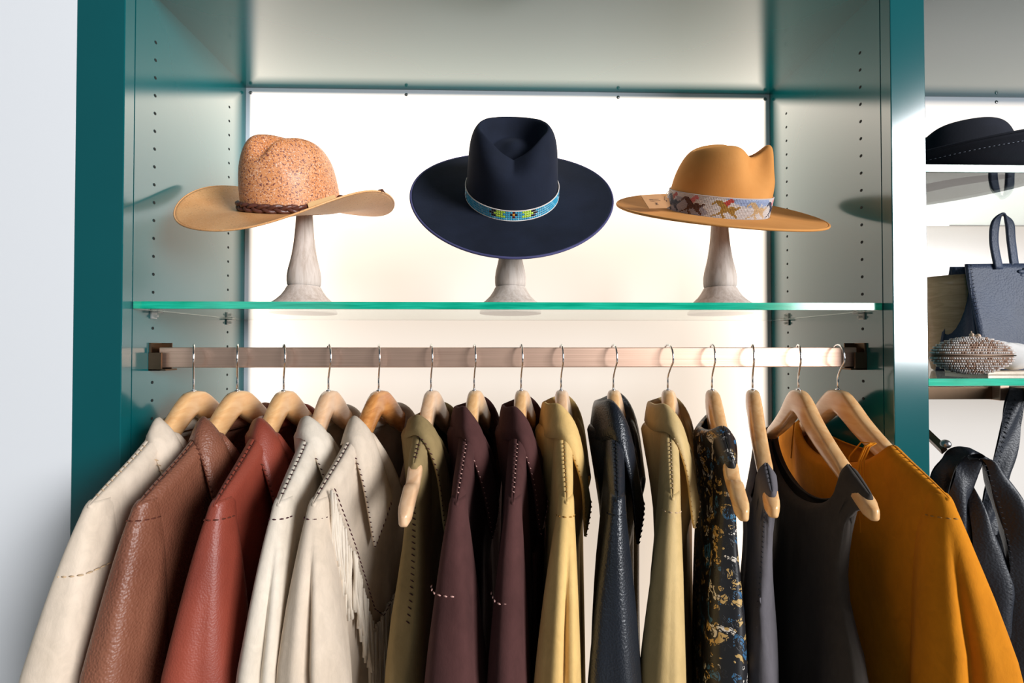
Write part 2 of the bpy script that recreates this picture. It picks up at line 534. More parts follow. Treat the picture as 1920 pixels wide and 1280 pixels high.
def dashes(mb, pts, step, ln, r, tilt, up=None, m=0):
    """whip stitches: short thread bars crossing a seam polyline"""
    pts = [Vector(p) for p in pts]
    acc = 0.0; nxt = step * .5
    for a, c in zip(pts, pts[1:]):
        seg = (c - a); L = seg.length
        if L < 1e-7: continue
        t = seg / L
        while nxt < acc + L:
            p = a + t * (nxt - acc)
            side = Vector(up) if up is not None else t.cross(Vector((0, 0, 1)))
            side = (side - t * side.dot(t))
            if side.length > 1e-6: side.normalize()
            d = t * math.cos(tilt) + side * math.sin(tilt)
            mb.tube([p - d * ln / 2, p, p + d * ln / 2], [r * .6, r, r * .6], 5, m)
            nxt += step
        acc += L

def garment(i, name, label, cat, mat, hw=.04, cx=None, stitch=None, collar=1.0, lining=None, sleeve=True, Utab=None,
            nw=.080, dipf=.125, dipb=.016, nW=.036, Wtab=None, fold=.004, crease=.0, cap=.014, flip=1, seed=0, H=.78, sl_fold=.09, ret=None, stitch_len=.006, sfreq=.0085, vneck=True, Wm=1.0, cl=0.0):
    rnd = random.Random(100 + i + seed)
    ang = math.asin((HT[i] - HX[i]) / HL)
    g = empty(name, (HX[i], YH, EYE), (0, 0, ang))
    tag(g, label, cat)
    Ut = table(Utab or [(0, .214), (.03, .211), (.10, .200), (.2, .196), (.4, .212), (.8, .235)])
    Wt = table(Wtab or [(0, .0145), (.03, .0165), (.1, .020), (.2, .026), (.4, .032), (.8, .035)])
    bend = (.10 if i < 13 else -.03)
    bz = lambda u: bend * abs(u)
    def gz(u): return zt(min(abs(u), HL)) + .0065
    zn = gz(nw)
    def body(a, d):
        ca, sa = math.cos(a), math.sin(a)
        U = Ut(d)
        u = U * spow(ca, .8)
        sgn = 1 if sa >= 0 else -1
        W = Wt(d) * Wm * (math.sqrt(clamp(d / .011)) * .97 + .03)
        w = W * spow(sa, .55)
        x = abs(u) / nw
        z = gz(u)
        if x < 1:
            z = zn
            dip = (dipf if sgn * 1 > 0 else dipb)
            if vneck and sgn > 0: g_ = (1 - x) ** .9
            else: g_ = math.sqrt(max(0, 1 - x * x))
            z -= dip * g_
            w += sgn * nW * math.sqrt(max(0, 1 - x * x)) * max(0, 1 - d / .16)
        top = z
        z = top - d * (H + (top - zn) if False else H) / H
        zz = -.0 - .9
        # the hem stays level while the shoulder slopes
        z = top + (-.98 - top) * (d / H)
        ff = min(1, d / .18)
        w += sgn * fold * ff * (math.sin(u * 62 + ph[0] + z * 3) * .6 + math.sin(u * 27 + ph[1] - z * 5) * .7)
        return (flip * (w + bz(u) * max(.25, 1 - d * 2.5)), -u, z)
    ph = [rnd.uniform(0, 6) for _ in range(8)]
    ds = [0, .0015, .004, .0075, .012, .018, .03, .05, .075, .1, .13, .17, .21, .26, .32, .4, .5, .62, H]
    n = 96
    mb = MB()
    mb.grid(lambda k, j: body(2 * PI * k / n, ds[j]), n, len(ds), True, flip=(flip < 0))
    o = mb.build('body', [mat], g, solid=.0022)
    if lining: pass
    # sleeves
    cxs = cx
    wl = 0
    if sleeve:
        for side in (1, -1):
            uc0 = .196
            if side == 1 and cxs is not None:
                wl = (cxs - HX[i] - .21 * math.sin(ang)) / math.cos(ang) * flip
            elif side == -1: wl = .004 if i < 14 else .010
            hws = hw if side == 1 else (min(hw, .034) if i < 14 else .016)
            def sl(a, d, side=side, hws=hws):
                t = min(1, d / .25)
                rw = .0085 + (hws - .0085) * t ** .8
                ru = .013 + .034 * min(1, d / .2) ** .6
                if side == -1: ru *= .8
                if d > .25: rw *= 1 + .10 * (d - .25) / .4
                uc = uc0 + .018 * min(1, d / .2)
                wc = bz(.2) * max(.0, 1 - t) + wl * t ** 1.15 if d < .25 else wl * (1 + .15 * (d - .25) / .25)
                ca, sa = math.cos(a), math.sin(a)      # a=0 : toward the camera
                f = 1 + sl_fold * min(1, d / .12) * (math.sin(3 * a + ph[2] + d * 5) * .6 + math.sin(5 * a + ph[3] - d * 8) * .4)
                if crease and side == 1:
                    da = (a - .35 + PI) % (2 * PI) - PI
                    f *= 1 - crease * math.exp(-(da / .22) ** 2) * sstep(.02, .16, d)
                return (flip * (wc + rw * spow(sa, .85) * f), -side * (uc + ru * spow(ca, .85) * f), zt(.205) + .004 - d - .028 * (1 - t) * (1 - ca) * .4 * (1 if d > .01 else 0))
            dl = [0, .003, .008, .016, .028, .045, .065, .09, .12, .155, .19, .23, .28, .35, .45, .58]
            mb = MB(); m_ = 48
            mb.grid(lambda k, j: sl(2 * PI * k / m_, dl[j]) if j else sl(2 * PI * k / m_, 0), m_, len(dl), True, flip=(side * flip > 0))
            mb.cap(range(m_), 0, side * flip < 0)
            mb.build('sleeve', [mat], g, solid=.0018)
            if side == 1: slf = sl
    # collar
    def col(k, t, off=0.0):
        s = 1 if k >= 0 else -1
        r = CK(abs(k))
        B, Fp, Hp = r[0:3], r[3:6], r[6:9]
        Fp = (Fp[0], Fp[1], Fp[2] + cl * max(0, 1 - abs(k) ** 3))
        Hp = tuple(Fp[c] + (Hp[c] - Fp[c]) * (collar if c == 2 else lerp(1, collar, .5)) for c in range(3))
        u, w, z = q3(B, Fp, Hp, t)
        wob = .0025 * math.sin(k * 9 + ph[4]) * t
        return (flip * (w * min(1, Wm * 1.05) + bz(u) + wob + off), -s * u - s * 0 - (off if s > 0 else -off) * .6, z + (.004 * math.sin(k * 5 + ph[5])) * (t if t > .4 else 0))
    if collar:
        mb = MB(); nk = 49; nt_ = 11
        mb.grid(lambda a, c: col(a / (nk - 1) * 2 - 1, c / (nt_ - 1)), nk, nt_)
        mb.build('collar', [mat], g, solid=.0036)
    # seams
    if stitch:
        mb = MB()
        u0 = .116 if collar else nw + .004
        u1 = min(.205, Ut(0) - .006)
        pts = [(flip * bz(lerp(u0, u1, k / 20)), -lerp(u0, u1, k / 20), gz(lerp(u0, u1, k / 20)) + .0022) for k in range(21)]
        dashes(mb, pts, sfreq, stitch_len, .0009, 1.1, (1, 0, 0))
        mb.build('shoulder_stitching', [stitch], g); mb = MB()
        if collar:
            pts = [col(lerp(.5, 1, k / 24), 1.0, .0022) for k in range(25)]
            dashes(mb, pts, sfreq, stitch_len, .0009, .9, (0, 1, .3))
            pts = [col(1.0, lerp(.45, 1, k / 6), .0022) for k in range(7)]
            dashes(mb, pts, sfreq, stitch_len, .0009, .9, (0, 1, .3))
            mb.build('collar_stitching', [stitch], g); mb = MB()
        if sleeve:
            pts = []
            for k in range(21):
                a = lerp(-1.25, 1.7, k / 20)
                q = Vector(slf(a, cap + .006 * math.cos(a))); c0 = Vector(slf(a, cap)); cen = Vector((flip * bz(.2), -.2, q.z))
                q += (q - cen).normalized() * .0012
                pts.append(q)
            dashes(mb, pts, sfreq, max(.005, stitch_len), .0011, .25)
        elif Utab:
            pts = [Vector(body(0.0, d)) + Vector((0, -.002, 0)) for d in [k * .02 for k in range(1, 11)]]
            dashes(mb, pts, sfreq, stitch_len, .0008, 1.1, (1, 0, 0))
        if mb.V: mb.build('sleeve_stitching' if sleeve else 'armhole_stitching', [stitch], g)
    if ret is not None: ret.update(dict(body=body, g=g, gz=gz, col=col, flip=flip, bz=bz))
    return g

def thread(name, c): return plain(name, c, .8, spec=.2)
M['cream'] = suede('cream_suede', S(224, 206, 186), S(200, 180, 156))
M['cream2'] = suede('ivory_suede', S(222, 209, 192), S(198, 182, 160))
M['sand'] = suede('sand_suede', S(216, 198, 178), S(192, 172, 148))
M['brown_l'] = leather('pebbled_brown_leather', S(140, 88, 66), S(118, 70, 52), .45, 340, .7)
M['rust_l'] = leather('rust_leather', S(150, 68, 50), S(126, 54, 40), .48, 500, .25)
M['olive'] = suede('olive_suede', S(150, 128, 88), S(112, 92, 58))
M['plum'] = suede('plum_suede', S(80, 50, 48), S(56, 34, 33), .22, 24)
M['butter'] = suede('butter_suede', S(226, 188, 122), S(204, 158, 92))
M['black_l'] = leather('black_leather', S(31, 36, 45), S(22, 26, 33), .36, 420, .4)
M['khaki'] = suede('khaki_gold_leather', S(208, 178, 124), S(188, 156, 100), .2, 14, .55)
M['grey'] = suede('grey_suede', S(98, 94, 98), S(78, 74, 78), .3, 20)
M['charcoal'] = suede('charcoal_suede', S(72, 66, 61), S(52, 47, 44), .25, 12)
M['ochre'] = suede('ochre_suede', S(214, 134, 26), S(182, 104, 14), .25, 12)
M['t_tan'] = thread('tan_thread', S(206, 176, 140))
M['t_brown'] = thread('brown_thread', S(92, 48, 36))
M['t_pink'] = thread('pale_pink_thread', S(206, 160, 150))
M['t_plum'] = thread('plum_thread', S(70, 36, 40))
M['t_gold'] = thread('gold_thread', S(170, 124, 60))
M['t_dark'] = thread('dark_thread', S(30, 32, 38))

def brocade():
    m, nt, b = nodemat('floral_brocade')
    setp(b, Roughness=.42, Specular_IOR_Level=.5)
    v = coords(nt, (1, 1, 1))
    nz = nt.nodes.new('ShaderNodeTexNoise'); nz.inputs['Scale'].default_value = 30; nz.inputs['Detail'].default_value = 3
    nt.links.new(v, nz.inputs['Vector'])
    mv = nt.nodes.new('ShaderNodeMix'); mv.data_type = 'RGBA'; mv.blend_type = 'LINEAR_LIGHT'; mv.inputs[0].default_value = .035
    nt.links.new(v, mv.inputs[6]); nt.links.new(nz.outputs['Color'], mv.inputs[7])
    vo = nt.nodes.new('ShaderNodeTexVoronoi'); vo.inputs['Scale'].default_value = 62
    nt.links.new(mv.outputs[2], vo.inputs['Vector'])
    vd = nt.nodes.new('ShaderNodeTexVoronoi'); vd.inputs['Scale'].default_value = 110; vd.feature = 'DISTANCE_TO_EDGE'
    nt.links.new(mv.outputs[2], vd.inputs['Vector'])
    sp = nt.nodes.new('ShaderNodeSeparateColor'); nt.links.new(vo.outputs['Color'], sp.inputs[0])
    col = ramp(nt, sp.outputs[0], [(.0, S(22, 22, 26)), (.20, S(22, 22, 26)), (.22, S(186, 152, 92)), (.58, S(176, 140, 80)), (.6, S(48, 96, 134)), (.8, S(60, 110, 140)), (.82, S(214, 206, 196)), (1, S(214, 206, 196))])
    nt.nodes[-1].color_ramp.interpolation = 'CONSTANT'
    fl = ramp(nt, vo.outputs['Distance'], [(0, (1, 1, 1)), (.52, (1, 1, 1)), (.56, (0, 0, 0))])
    ln = ramp(nt, vd.outputs['Distance'], [(0, (0, 0, 0)), (.07, (0, 0, 0)), (.11, (1, 1, 1))])
    msk = mix(nt, 1.0, fl, ln, 'MULTIPLY')
    n2 = ramp(nt, noise(nt, v, 14, 2), [(.36, (0, 0, 0)), (.42, (1, 1, 1))])
    msk = mix(nt, 1.0, msk, n2, 'MULTIPLY')
    c = mix(nt, msk, S(20, 20, 24), col)
    nt.links.new(c, b.inputs['Base Color'])
    bump(nt, b, msk, .4, .0008)
    return m
M['brocade'] = brocade()

for i in range(15): hanger(i)

def dx(px): return P(px, 1280, .56).x
G = {}
def gar(i, *a, **k):
    r = {}; G[i] = r
    return garment(i, *a, ret=r, **k)
def slc(x0, x1): return dict(cx=(dx(x0) + dx(x1)) / 2, hw=(dx(x1) - dx(x0)) / 2)
gar(0, 'jacket', 'cream suede jacket hanging furthest left, overlapping the white wall', 'jacket', M['cream'], stitch=M['t_tan'], cap=.075, collar=.85, **slc(65, 176))
gar(1, 'jacket', 'pebbled chestnut brown leather jacket between the cream and the rust jackets', 'jacket', M['brown_l'], stitch=M['t_brown'], **slc(182, 286))
gar(2, 'jacket', 'rust red smooth leather jacket, third from the left', 'jacket', M['rust_l'], stitch=M['t_brown'], crease=.05, collar=1.05, **slc(314, 455))
gar(3, 'jacket', 'plain cream suede jacket with dark whipstitched shoulder, right of the rust jacket', 'jacket', M['cream2'], stitch=M['t_plum'], crease=.32, stitch_len=.005, **slc(458, 541))
gar(4, 'jacket', 'cream suede western jacket with long fringe and big stitched collar', 'jacket', M['sand'], stitch=M['t_plum'], crease=.55, collar=1.25, stitch_len=.005, **slc(541, 656))
gar(5, 'vest', 'olive suede sleeveless vest with a bare hanger arm poking out', 'vest', M['olive'], sleeve=False, stitch=M['t_plum'], collar=.9,
    Utab=[(0, .150), (.02, .148), (.08, .140), (.16, .150), (.24, .185), (.4, .215), (.8, .235)])
gar(6, 'jacket', 'plum suede jacket right of the olive vest, left one of the two plum jackets', 'jacket', M['plum'], Wm=.86, cl =0.016, stitch=M['t_pink'], cap=.10, stitch_len=.0035, **slc(798, 914))
gar(7, 'jacket', 'plum suede jacket beside the butter yellow shirt, right one of the two plum jackets', 'jacket', M['plum'], Wm=.86, cl =0.018, stitch=M['t_pink'], cap=.11, stitch_len=.0035, **slc(918, 994))
gar(8, 'shirt', 'butter yellow suede shirt with turned collar', 'shirt', M['butter'], Wm=.86, cl =0.022, stitch=M['t_gold'], crease=.42, stitch_len=.0035, **slc(1003, 1092))
gar(9, 'jacket', 'black leather jacket with upturned collar in the middle right of the rail', 'jacket', M['black_l'], Wm=.86, cl =0.026, stitch=M['t_dark'], collar=1.15, **slc(1106, 1204))
gar(10, 'shirt', 'khaki gold shirt with a satiny sleeve between the black jacket and the brocade vest', 'shirt', M['khaki'], Wm=.86, cl =0.02, stitch=M['t_tan'], collar=.8, crease=.1, stitch_len=.0035, **slc(1210, 1294))
VEST = [(0, .152), (.02, .150), (.07, .142), (.15, .150), (.25, .185), (.4, .21), (.8, .225)]
gar(11, 'vest', 'black vest of gold and blue floral brocade', 'vest', M['brocade'], sleeve=False, collar=0, Utab=VEST, nw=.085, dipf=.12, dipb=.02, nW=.018)
TANK = [(0, .2085), (.012, .207), (.03, .196), (.06, .168), (.12, .143), (.2, .155), (.3, .20), (.5, .228), (.8, .24)]
TW = [(0, .0135), (.02, .0145), (.06, .013), (.12, .016), (.25, .026), (.5, .034), (.8, .036)]
gar(12, 'tank_top', 'narrow grey suede tank top next to the brocade vest', 'tank top', M['grey'], sleeve=False, collar=0, Utab=TANK, Wtab=TW, nw=.158, dipf=.105, dipb=.10, nW=.004, vneck=False, stitch=M['t_dark'], stitch_len=.003)
gar(13, 'tank_top', 'wide charcoal suede tank top with a scoop neck in front of the ochre blouse', 'tank top', M['charcoal'], sleeve=False, collar=0, Utab=TANK, Wtab=TW, nw=.158, dipf=.10, dipb=.09, nW=.004, vneck=False, flip=-1, fold=.006)
gar(14, 'blouse', 'ochre suede blouse with round neck and tie cords, furthest right on the rail', 'blouse', M['ochre'], collar=0, Wtab=[(0, .0145), (.03, .0165), (.1, .017), (.2, .018), (.8, .024)], fold=.0025, nw=.118, dipf=.055, dipb=.03, nW=.022, vneck=False, flip=-1, stitch=M['t_gold'], crease=.42, cap=.02, stitch_len=.003, **slc(1728, 1872))

# fringe of the cream western jacket
def fringe(r, mat, rows, name='fringe', rs=3):
    rnd = random.Random(rs)
    mb = MB()
    for (ua, za, ub, zb_, n, l0, l1, w0) in rows:
        for k in range(n):
            t = k / (n - 1)
            u = lerp(ua, ub, t) + rnd.uniform(-.001, .001); z = lerp(za, zb_, t)
            L = lerp(l0, l1, t) * rnd.uniform(.86, 1.1)
            w = w0 + rnd.uniform(0, .003)
            pts = []; du = rnd.uniform(-.004, .004); dw = rnd.uniform(-.001, .006)
            for q in range(6):
                s_ = q / 5
                pts.append((w + dw * s_ * s_ + .0015 * math.sin(s_ * 5 + k), -(u + du * s_), z - L * s_))
            mb.tube(pts, .0025, 6, flat=.35)
    mb.build(name, mat, r['g'])
fringe(G[4], M['cream2'], [(.196, -.190, .150, -.29, 22, .085, .10, .034), (.150, -.29, .10, -.42, 22, .09, .10, .040), (.10, -.44, -.04, -.41, 44, .2, .22, .042)])
fringe(G[2], M['rust_l'], [(.13, -.31, -.06, -.33, 30, .2, .2, .036)], rs=5)
fringe(G[7], M['plum'], [(.12, -.31, -.02, -.33, 22, .2, .2, .036)], rs=6)

# yoke seam on the fringed jacket
mb = MB()
dashes(mb, [(.036, -.190, -.188), (.041, -.145, -.285), (.045, -.095, -.405), (.047, -.07, -.43), (.049, .0, -.41)], .009, .0055, .0009, .2)
mb.build('yoke_stitching', M['t_plum'], G[4]['g'])
# tie cords of the ochre blouse
g = G[14]['g']
def cord(pts, r_):
    mb = MB(); mb.tube(pts, r_, 6); mb.build('tie_cord', M['ochre'], g)
for k, (dw, L) in enumerate(((.0, .10), (.004, .125), (.007, .085))):
    cord([(-.018 - dw, -.120, -.150), (-.026 - dw, -.118, -.156), (-.031 - dw, -.112, -.18), (-.030 - dw, -.109 + .003 * k, -.19 - L * .5), (-.029 - dw, -.11 + .004 * k, -.17 - L)], .0012)
cord([(-.02, -.122, -.150), (-.03, -.105, -.152), (-.035, -.085, -.18), (-.033, -.080, -.225)], .0011)
for L in (.06, .08):
    cord([(-.026, .085, -.135), (-.030, .088, -.15), (-.032, .09 + L * .1, -.15 - L)], .0012)

# ------------------------------------------------------------------ hats
def crown_fn(H, rx, ry, e, taper, deform, ez=1.0):
    def f(th, t, off=0.0):
        ph = t * PI / 2
        rho = max(0.0, math.cos(ph)) ** e
        z = H * math.sin(ph) ** ez
        k = rho * (1 - taper * z / H)
        x, y = (rx * k + off) * math.sin(th), -(ry * k + off) * math.cos(th)
        return deform(x, y, z)
    f.e = e
    return f
def felt(name, c, c2, spk=None):
    m, nt, b = nodemat(name)
    setp(b, Roughness=.9, Specular_IOR_Level=.2, Sheen_Weight=.3, Sheen_Roughness=.4, Sheen_Tint=rgb(tuple(min(1, x*1.3+.03) for x in c)))
    v = coords(nt); col = ramp(nt, noise(nt, v, 12, 4), [(.35, c2), (.65, c)])
    if spk:
        n1 = noise(nt, coords(nt, (1, 1, 1)), 330, 2, .6, .6)
        n2 = noise(nt, v, 420, 2, .6, .3)
        k1 = ramp(nt, n1, [(.60 + spk[2], (0, 0, 0)), (.66 + spk[2], (1, 1, 1))])
        k2 = ramp(nt, n2, [(.56, (0, 0, 0)), (.66, (1, 1, 1))])
        kk = mix(nt, spk[3], (0, 0, 0), k2)
        col = mix(nt, kk, col, spk[1]); col = mix(nt, k1, col, spk[0])
        setp(b, Roughness=.45, Sheen_Weight=0.0, Specular_IOR_Level=.5)
    nt.links.new(col, b.inputs['Base Color'])
    bump(nt, b, noise(nt, v, 300, 2), .25, .0005)
    return m
def hat_parts(root, cf, brimf, cmat, bmat, edge_mat=None, brim_th=.003, er=.0022):
    n = 160
    mb = MB(); nt_ = 72
    def tq(q):
        t0 = math.acos(.9 ** (1 / cf.e)) / (PI / 2)
        if q < .55: return t0 * q / .55
        return math.acos(min(1, max(0, .9 * (1 - (q - .55) / .45 * .999)) ** (1 / cf.e))) / (PI / 2)
    mb.grid(lambda i, j: cf(2*PI*i/n, tq(j / (nt_ - 1))), n, nt_, True)
    mb.build('crown', cmat, root, solid=.002, offset=-1)
    mb = MB(); nr = 22
    mb.grid(lambda i, j: brimf(2*PI*i/n, j / (nr - 1)), n, nr, True)
    mb.build('brim', bmat, root, solid=brim_th)
    mb = MB(); mb.tube([brimf(2*PI*i/n, 1.0) for i in range(n)], er, 8, closed=True)
    mb.build('brim_binding', edge_mat or bmat, root)
def hat_root(name, loc, tilt, yaw, roll, label):
    o = empty(name, loc)
    R = Matrix.Rotation(roll, 3, 'Y') @ Matrix.Rotation(tilt, 3, 'X') @ Matrix.Rotation(yaw, 3, 'Z')
    o.rotation_euler = R.to_euler()
    tag(o, label, 'hat')
    return o

# navy felt fedora ---------------------------------------------------
navy = felt('navy_felt', S(30, 36, 52), S(24, 29, 42))
loc = P(960, 366, .83)
H2 = hat_root('felt_hat', loc, math.radians(47), 0, math.radians(1.0), 'navy blue wide-brimmed felt hat with turquoise beaded band on the middle stand')
def def2(x, y, z):
    hh = sstep(.45, 1.0, z / .131)
    q = math.sqrt((x / .062) ** 2 + ((y - .006) / .078) ** 2)
    fr = sstep(-.02, -.075, y)
    v = max(0.0, 1 - abs(x) / .060)
    dz = -.044 * (1 - sstep(.60, .98, q)) * hh
    dz += .012 * math.exp(-((x / .020) ** 2 + ((y - .0) / .04) ** 2)) * hh
    dz -= .036 * v * sstep(-.025, -.070, y) * sstep(.5, 1.0, z / .131)
    pull = .016 * math.exp(-(x / .025) ** 2) * sstep(.35, .9, z / .131) * sstep(-.02, -.08, y)
    return (x * (1 + .03 * hh * (1 - fr)), y + pull, z + dz)
cf2 = crown_fn(.131, .088, .102, .24, .07, def2, .9)
def br2(th, t):
    rx, ry = lerp(.089, .193, t), lerp(.103, .203, t)
    z = .004 * (1 - t) ** 2 + .010 * t ** 2 * math.sin(th) ** 2 - .004 * t * math.cos(th) ** 2
    return (rx * math.sin(th), -ry * math.cos(th), z)
hat_parts(H2, cf2, br2, navy, navy, felt('dusk_violet_felt_binding', S(84, 84, 124), S(70, 70, 108)))
# beaded band
def bead_band(root, cf, Hc, z0, rows, cell_h, ncol, colour, mats, off, gap=.12, name='hat_band', ez=1.0, smooth=False):
    mb = MB()
    def pt(a, z, o):
        t = math.asin(clamp((z / Hc) ** (1 / ez))) / (PI / 2)
        return cf(a, t, o)
    for r in range(rows):
        za = z0 + r * cell_h + gap * cell_h / 2; zb = z0 + (r + 1) * cell_h - gap * cell_h / 2
        for c in range(ncol):
            a0 = 2 * PI * (c + gap / 2) / ncol - PI; a1 = 2 * PI * (c + 1 - gap / 2) / ncol - PI
            k = colour(c, r)
            b0 = len(mb.V)
            for (a, z, o) in ((a0, za, off), (a1, za, off), (a1, zb, off), (a0, zb, off)):
                mb.V.append(pt(a, z, o))
            da, dz_ = (a1 - a0) * .22, (zb - za) * .22
            for (a, z) in ((a0 + da, za + dz_), (a1 - da, za + dz_), (a1 - da, zb - dz_), (a0 + da, zb - dz_)):
                mb.V.append(pt(a, z, off + .0008))
            for f in ((4,5,6,7),(0,1,5,4),(1,2,6,5),(2,3,7,6),(3,0,4,7)):
                mb.F.append(tuple(b0 + i for i in f)); mb.M.append(k)
    kb = len(mats) - 1
    mb.grid(lambda i, j: pt(2*PI*i/120, z0 + rows*cell_h*j, off - .0004), 120, 2, True, m=kb)
    for zz in (z0 - .0008, z0 + rows * cell_h + .0008):
        mb.tube([pt(2*PI*i/120, zz, off) for i in range(120)], .0011, 6, kb, closed=True)
    return mb.build(name, mats, root, smooth=smooth)
bead = lambda n, c: plain('bead_' + n, c, .22)
M2 = [bead('turquoise', S(60, 160, 196)), bead('sky', S(108, 186, 214)), bead('lime', S(190, 226, 70)), bead('black', S(20, 22, 34)),
      bead('orange', S(240, 160, 40)), bead('oxblood', S(84, 20, 28)), plain('white_beading_cord', S(226, 214, 206), .6)]
NC2 = 132
def col2(c, r):
    d = c - NC2 // 2; r = 3 - r
    a = abs(d)
    if a > 46: d = (a % 33)
    if a == 0: return {0: 5, 1: 4, 2: 5, 3: 0}[r]
    if a == 1: return 3 if r == 1 else 0
    lo, hi = (5, 8)
    sh = 1 if r == 1 else 0
    if 4 + sh <= a <= 7 + sh and r < 3: return 2
    if (a == 8 + sh or a == 9 + sh) and r < 3: return 3
    if a in (27, 28) and (a + r) % 2 == 0: return 3
    return 1 if (c * 7 + r * 3) % 5 == 0 else 0
bead_band(H2, cf2, .131, .006, 4, .0042, NC2, col2, M2, .0025, ez=.9)

# ochre felt hat with horse-racing band --------------------------------
camel = felt('camel_felt', S(214, 150, 84), S(204, 138, 72))
loc = P(1340, 401, .835)
H3 = hat_root('felt_hat', loc, math.radians(27.5), math.radians(78), math.radians(2.4), 'camel felt hat with a beaded band of racing horses on the right stand')
def def3(x, y, z):
    hr = z / .125
    hh = sstep(.45, 1.0, hr)
    pin = math.exp(-((y + .056) / .030) ** 2)
    x2 = x * (1 - .62 * pin * sstep(.25, .95, hr))
    dz = -.018 * math.exp(-((y + .034) / .022) ** 2) * hh
    dz += .009 * math.exp(-((y + .066) / .012) ** 2) * sstep(.6, 1.0, hr)
    dz -= .030 * sstep(-.070, -.096, y) * hh
    dz -= .007 * sstep(.0, .09, y) * hh
    dz -= .010 * math.exp(-(x / .02) ** 2) * hh * (1 - pin) * sstep(.09, .04, abs(y))
    return (x2, y * (1 - .04 * hh) , z + dz)
cf3 = crown_fn(.125, .080, .094, .22, .05, def3, .85)
def br3(th, t):
    rx, ry = lerp(.083, .186, t), lerp(.095, .191, t)
    z = .004 * (1 - t) ** 2 + .006 * t ** 2 * math.sin(th) ** 2 + .004 * t * t
    return (rx * math.sin(th), -ry * math.cos(th), z)
hat_parts(H3, cf3, br3, camel, camel, None, .003, .0022)
HORSE = ["......####............",
         ".....######...........",
         "....##.#####..........",
         "....#...######........",
         ".........#########..##",
         "..........###########.",
         "..........##########..",
         "..........#########...",
         "..........####.####...",
         ".........###....###...",
         "........##.#.....###..",
         "......##...##......##.",
         ".....#......##......#.",
         "............#........."]
JOCK = ["....##..", "...####.", "..#####.", ".####o..", "..###oo.", "...#oo..", "....o..."]
M3 = [plain('bead_' + n, c, .35) for n, c in (('pearl', S(224, 216, 212)), ('old_gold', S(176, 134, 62)), ('navy', S(44, 52, 78)), ('pale_tan', S(216, 184, 140)),
      ('red', S(196, 76, 66)), ('rose', S(226, 130, 130)), ('sky', S(170, 184, 214)), ('bay', S(96, 56, 40)), ('lilac_grey', S(176, 170, 180)))] + [plain('band_backing', S(196, 186, 184), .7)]
NC3, NR3 = 216, 16
bandmap = {}
rnd = random.Random(4)
# left part of the visible band is busy, then gold, pale, navy horses
def put(x0, y0, bmp, m, m2=0, flip=False):
    for r, row in enumerate(bmp):
        if flip: row = row[::-1]
        for c, ch in enumerate(row):
            if ch != '.': bandmap[((x0 + c) % NC3, y0 + r)] = m if ch == '#' else m2
seq = [(2, 4), (7, 5), (1, 4), (3, 6), (2, 5), (7, 4), (1, 5), (2, 4), (3, 5)]
x = 0; k = 0
while x < NC3 - 14:
    m, j = seq[k % len(seq)]
    put(x, 2, HORSE, m)
    put(x + 10, 0, JOCK, j, 0)
    x += 22 if k % 3 else 18; k += 1
def col3(c, r):
    v = bandmap.get((c, NR3 - 1 - r))
    if v is not None: return v
    q = math.sin(c * .07) + math.sin(c * .023 + r * .2)
    return 8 if q > 1.2 else (6 if q < -1.3 else 0)
bead_band(H3, cf3, .125, .004, NR3, .00222, NC3, col3, M3, .002, gap=.1, ez=.85)
# paper tag on a cord
kraft = plain('kraft_card', S(176, 132, 92), .8, spec=.2)
ink = plain('dark_ink', S(92, 66, 50), .8)
def tag_card(root, pts, lines, hole=True, name='price_tag', mat=kraft):
    """pts: four corners of the card in the hat's frame"""
    A, B, C_, D = [Vector(p) for p in pts]
    nrm = (B - A).cross(D - A).normalized()
    c = (A + B + C_ + D) / 4
    mb = MB(); k = len(mb.V)
    for o_ in (-.0004, .0004):
        for p in (A, B, C_, D): mb.V.append(tuple(p + nrm * o_))
    for f in ((0,3,2,1),(4,5,6,7),(0,1,5,4),(1,2,6,5),(2,3,7,6),(3,0,4,7)):
        mb.F.append(tuple(k + i for i in f)); mb.M.append(0)
    for (s0, t0, s1, t1) in lines:
        def q(s_, t_, o_): return A.lerp(B, s_).lerp(D.lerp(C_, s_), t_) + nrm * o_
        for sg in (1, -1):
            k = len(mb.V)
            for (s_, t_) in ((s0, t0), (s1, t0), (s1, t1), (s0, t1)): mb.V.append(tuple(q(s_, t_, sg * .0006)))
            mb.F.append((k, k+1, k+2, k+3)); mb.M.append(1)
    return mb.build(name, [mat, ink], root, smooth=False)
inv3 = None
def to_local(root, w):
    Mx = Matrix.Translation(root.location) @ root.rotation_euler.to_matrix().to_4x4()
    return Mx.inverted() @ w
Yt = .80
cr = [to_local(H3, P(*a)) for a in ((1201, 366, .78), (1238, 364, .80), (1250, 390, .80), (1217, 391, .775))]
ls = []
for r in range(2):
    xx = .30
    while xx < .78:
        w_ = random.uniform(.03, .07); ls.append((xx, .34 + r * .10, xx + w_, .37 + r * .10)); xx += w_ + .02
ls += [(.50, .60, .62, .64), (.52, .66, .60, .70), (.48, .72, .64, .75)]
tag_card(H3, cr, ls)
cr2 = [to_local(H3, P(*a)) for a in ((1238, 364, .80), (1254, 372, .805), (1257, 386, .805), (1250, 390, .80))]
o = tag_card(H3, cr2, [(.45, .35, .6, .5)])
mb = MB(); mb.tube([to_local(H3, P(*a)) for a in ((1247, 375, .80), (1250, 362, .80), (1256, 356, .80), (1262, 362, .805), (1262, 372, .81))], .0006, 6)
mb.build('tag_cord', plain('pale_string', S(190, 176, 150), .8), H3)

